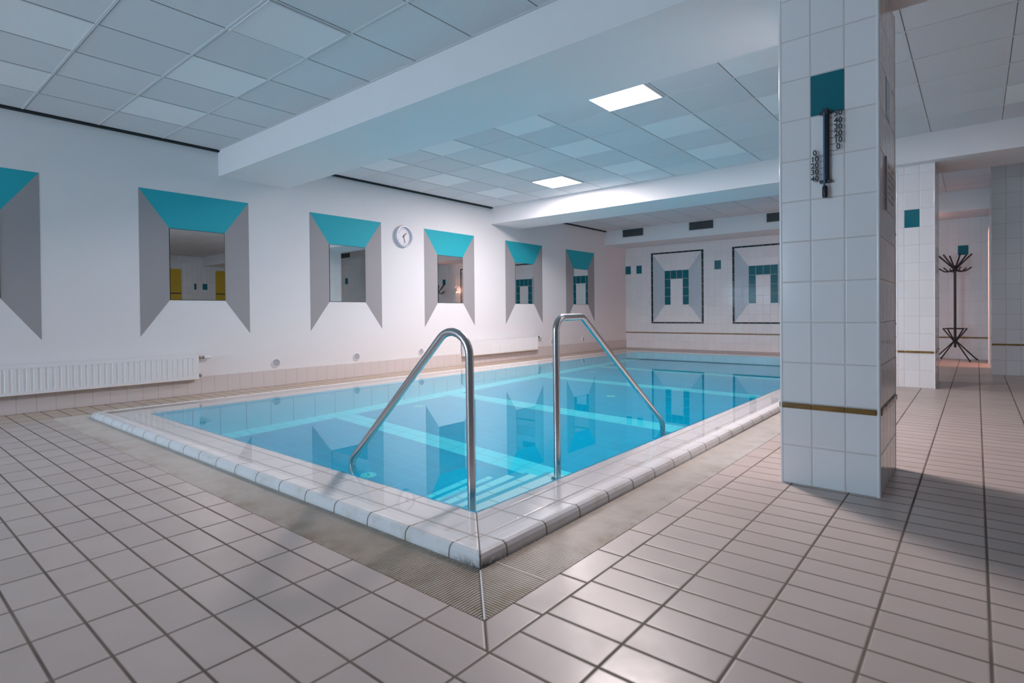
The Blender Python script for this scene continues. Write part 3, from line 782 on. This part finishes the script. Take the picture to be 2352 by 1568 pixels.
P = round_path([(x, 1.130, -0.198), (x, 1.126, 0.872), (x, 1.400, 0.874), (x, 2.497, 0.075), (x, 2.508, -0.6), (ax1 - 0.003, 2.508, -0.6)], [0.075, 0.06, 0.09, 0.06], 12)
MB().tube(P, 0.0195, 24).build('tube', M_STEEL, t, smooth=True)
MB().lathe([(0.0195, 0), (0.036, 0), (0.036, 0.008), (0.0195, 0.012)], (x, 1.130, -0.198), (0, 0, 1), 24).build('foot_flange', M_STEEL, t, smooth=True)

# ------------------------------------------------------------------ pool drains
M_DRAIN = plain('pale_drain_plastic', (0.92, 0.90, 0.80), 0.4)
for (dx_, dy_), lab in (((-2.30, 1.195), 'round pale drain cover on the pool bottom, nearest the slanting handrail foot'), ((-2.265, 4.91), 'round pale drain cover on the pool bottom, mid pool'),
                        ((-3.77, 2.99), 'round pale drain cover on the pool bottom, left, between two white bands'), ((-3.69, 6.80), 'round pale drain cover on the pool bottom, far left')):
    t = thing('drain_cover', (dx_, dy_, ZP), lab, 'drain', 'drain covers on the pool bottom')
    mb = MB().lathe([(0.062, 0), (0.062, 0.010), (0.054, 0.016), (0, 0.019)], (dx_, dy_, ZP), (0, 0, 1), 32)
    for k in range(12):
        a = 2 * PI * k / 12; px, py = dx_ + math.cos(a) * 0.044, dy_ + math.sin(a) * 0.044
        mb.box((px - 0.0045, py - 0.0045, ZP + 0.012), (px + 0.0045, py + 0.0045, ZP + 0.0185), 1)
    mb.build('disc', [M_DRAIN, M_NOSE], t)
    MB().lathe([(0.012, 0.017), (0.012, 0.022), (0, 0.022)], (dx_, dy_, ZP), (0, 0, 1), 14).build('centre_screw', M_CHROME, t)

# ------------------------------------------------------------------ spilled drops on the deck
mb = MB()
drops = [(-1.925, -0.27, .006), (-1.809, -0.262, .022), (-1.70, -0.28, .014), (-1.614, -0.285, .008), (-1.536, -0.275, .012), (-1.50, -0.285, .006), (-1.573, -0.315, .009)]
rd = random.Random(3)
for cx_, cy_, nn in ((0.295, 0.53, 13), (0.292, 0.31, 7)):
    for _ in range(nn): drops.append((cx_ + rd.uniform(-.035, .04), cy_ + rd.uniform(-.07, .07), rd.uniform(.0028, .0062)))
for x_, y_, r_ in drops: mb.lathe([(r_, 0.0003), (r_ * .93, r_ * .22), (r_ * .7, r_ * .42), (r_ * .35, r_ * .52), (0, r_ * .55)], (x_, y_, 0.0), (0, 0, 1), 14)
tag(mb.build('water_drops', M_FILM, None, smooth=True), 'clear water drops spilled on the deck tiles beside the gutter grates', 'water', None, 'stuff')

# ------------------------------------------------------------------ coat rack
rx, ry = 1.055, 11.10
t = thing('coat_rack', (rx, ry, 0), 'black metal coat stand with umbrella ring at the end of the hall', 'coat stand')
MB().tube([(rx, ry, 0.225), (rx, ry, 1.66)], 0.019, 16).build('pole', M_BLACK, t, smooth=True)
base = math.radians(45 + 40) + 0.695
for k in range(4):
    a = base + k * PI / 2; c0, s0 = math.cos(a), math.sin(a)
    pth = round_path([(rx + c0 * 0.20, ry + s0 * 0.20, 0.555), (rx + c0 * 0.018, ry + s0 * 0.018, 0.335), (rx + c0 * 0.355, ry + s0 * 0.355, 0.012)], [0.03], 5)
    l = MB().tube(pth, 0.0105, 10).build('leg', M_BLACK, t, smooth=True)
    MB().lathe([(0, 0), (0.016, 0.002), (0.016, 0.02), (0.011, 0.028)], (rx + c0 * 0.357, ry + s0 * 0.357, 0), (0, 0, 1), 12).build('rubber_foot', M_BLACKP, l, smooth=True)
mb = MB()
Q = [(rx + math.cos(base + k * PI / 2) * 0.20, ry + math.sin(base + k * PI / 2) * 0.20, 0.555) for k in range(4)]
for k in range(4): mb.tube([Q[k], Q[(k + 1) % 4]], 0.008, 8)
mb.build('umbrella_ring', M_BLACK, t)
for k in range(6):
    a = k * PI / 3 + 0.86; c0, s0 = math.cos(a), math.sin(a)
    MB().tube([(rx + c0 * 0.02, ry + s0 * 0.02, 1.60), (rx + c0 * 0.055, ry + s0 * 0.055, 1.645), (rx + c0 * 0.235, ry + s0 * 0.235, 1.845)], 0.013, 8).build('upper_arm', M_BLACK, t, smooth=True)
    MB().tube([(rx + c0 * 0.02, ry + s0 * 0.02, 1.585), (rx + c0 * 0.09, ry + s0 * 0.09, 1.552), (rx + c0 * 0.15, ry + s0 * 0.15, 1.558), (rx + c0 * 0.23, ry + s0 * 0.23, 1.615)], 0.011, 8).build('lower_hook', M_BLACK, t, smooth=True)

# ------------------------------------------------------------------ ceiling lamps
LCOL = (1.0, 0.87, 0.88)
def lamp(i, j, gy, power, label):
    xa, xb, ya, yb = GX0 + GPX * j, GX0 + GPX * (j + 1), gy + GP * i, gy + GP * (i + 1)
    cx_, cy_ = (xa + xb) / 2, (ya + yb) / 2
    t = thing('ceiling_light', (cx_, cy_, H - 0.012), label, 'ceiling lamp', 'square ceiling light panels')
    f = 0.014; z0, z1 = H - 0.013, H - 0.0005
    a, b, c_, d_ = xa + 0.012, xb - 0.012, ya + 0.012, yb - 0.012
    MB().box((a, c_, z0), (b, c_ + f, z1)).box((a, d_ - f, z0), (b, d_, z1)).box((a, c_ + f, z0), (a + f, d_ - f, z1)).box((b - f, c_ + f, z0), (b, d_ - f, z1)).build('frame', M_TBAR, t)
    m = emis('lamp_diffuser_on', LCOL, 6.0) if power else plain('lamp_diffuser_off', (0.80, 0.81, 0.83), 0.5)
    MB().box((a + f, c_ + f, z0 + 0.004), (b - f, d_ - f, z1)).build('diffuser', m, t)
    if power:
        L = bpy.data.lights.new('lamp_glow', 'AREA'); L.shape = 'RECTANGLE'; L.size = b - a - 2 * f; L.size_y = d_ - c_ - 2 * f
        L.energy = power; L.color = LCOL; L.use_shadow = True
        try: L.cycles.is_caustics_light = True
        except Exception: pass
        o = bpy.data.objects.new('lamp_glow', L); COL.objects.link(o); o.location = (cx_, cy_, z0 - 0.001)
        o.parent = t; o.matrix_parent_inverse = t.matrix_world.inverted()
lamp(-1, 1, bays[1][2], 117, 'brightly lit square ceiling panel next to the near beam')
lamp(3, -3, bays[1][2], 117, 'brightly lit square ceiling panel next to the far beam')
lamp(1, -1, bays[0][2], 0, 'unlit square ceiling panel above the near end of the pool')
# dim hall and side room lamp
L = bpy.data.lights.new('side_room_lamp', 'POINT'); L.energy = 60; L.color = (1.0, 0.45, 0.32); L.shadow_soft_size = 0.16
o = tag(bpy.data.objects.new('side_room_lamp', L), 'warm lamp inside the side room next to the coat rack', 'lamp'); COL.objects.link(o); o.location = (2.2, 9.9, 1.75)

# caustic receivers: everything under water
for o in bpy.data.objects:
    if o.type == 'MESH' and o.name.split('.')[0] in ('wall_pool', 'floor_pool', 'step', 'nosing', 'blue_nosing', 'trim_3', 'disc'): o.cycles.is_caustics_receiver = True

# ------------------------------------------------------------------ world, camera, view
w = bpy.data.worlds.new('world'); scene.world = w; w.use_nodes = True
bg = w.node_tree.nodes.get('Background') or w.node_tree.nodes.new('ShaderNodeBackground')
bg.inputs[0].default_value = C(0.02, 0.025, 0.03); bg.inputs[1].default_value = 0.2
cam = bpy.data.cameras.new('camera'); co = bpy.data.objects.new('camera', cam); COL.objects.link(co)
cam.sensor_width = 36.0; cam.lens = 1285.54 / 2352 * 36
cam.shift_x = (1176 - 1169.4) / 2352; cam.shift_y = (731.41 - 784) / 2352
yaw, pit, rol = 0.69575, -0.00978, -0.00955
fw0 = Vector((-math.sin(yaw), math.cos(yaw), 0)); rt = Vector((math.cos(yaw), math.sin(yaw), 0)); up = Vector((0, 0, 1))
f2 = fw0 * math.cos(pit) + up * math.sin(pit); u2 = up * math.cos(pit) - fw0 * math.sin(pit)
r3 = rt * math.cos(rol) + u2 * math.sin(rol); u3 = u2 * math.cos(rol) - rt * math.sin(rol)
m = Matrix((r3, u3, -f2)).transposed().to_4x4(); m.translation = Vector((CX, CY, CZ)); co.matrix_world = m
cam.clip_start = 0.02; cam.clip_end = 100
cam.dof.use_dof = True; cam.dof.focus_distance = 4.6; cam.dof.aperture_fstop = 2.8
scene.camera = co
vs = scene.view_settings; vs.view_transform = 'Standard'; vs.look = 'None'; vs.exposure = 0.0; vs.gamma = 1.0; vs.use_curve_mapping = False
cy_ = scene.cycles
cy_.use_denoising = True; cy_.use_adaptive_sampling = True; cy_.adaptive_threshold = 0.05; cy_.max_bounces = 12; cy_.diffuse_bounces = 6; cy_.glossy_bounces = 5; cy_.transmission_bounces = 8; cy_.sample_clamp_indirect = 20.0
cy_.caustics_refractive = True; cy_.caustics_reflective = True; cy_.blur_glossy = 0.3
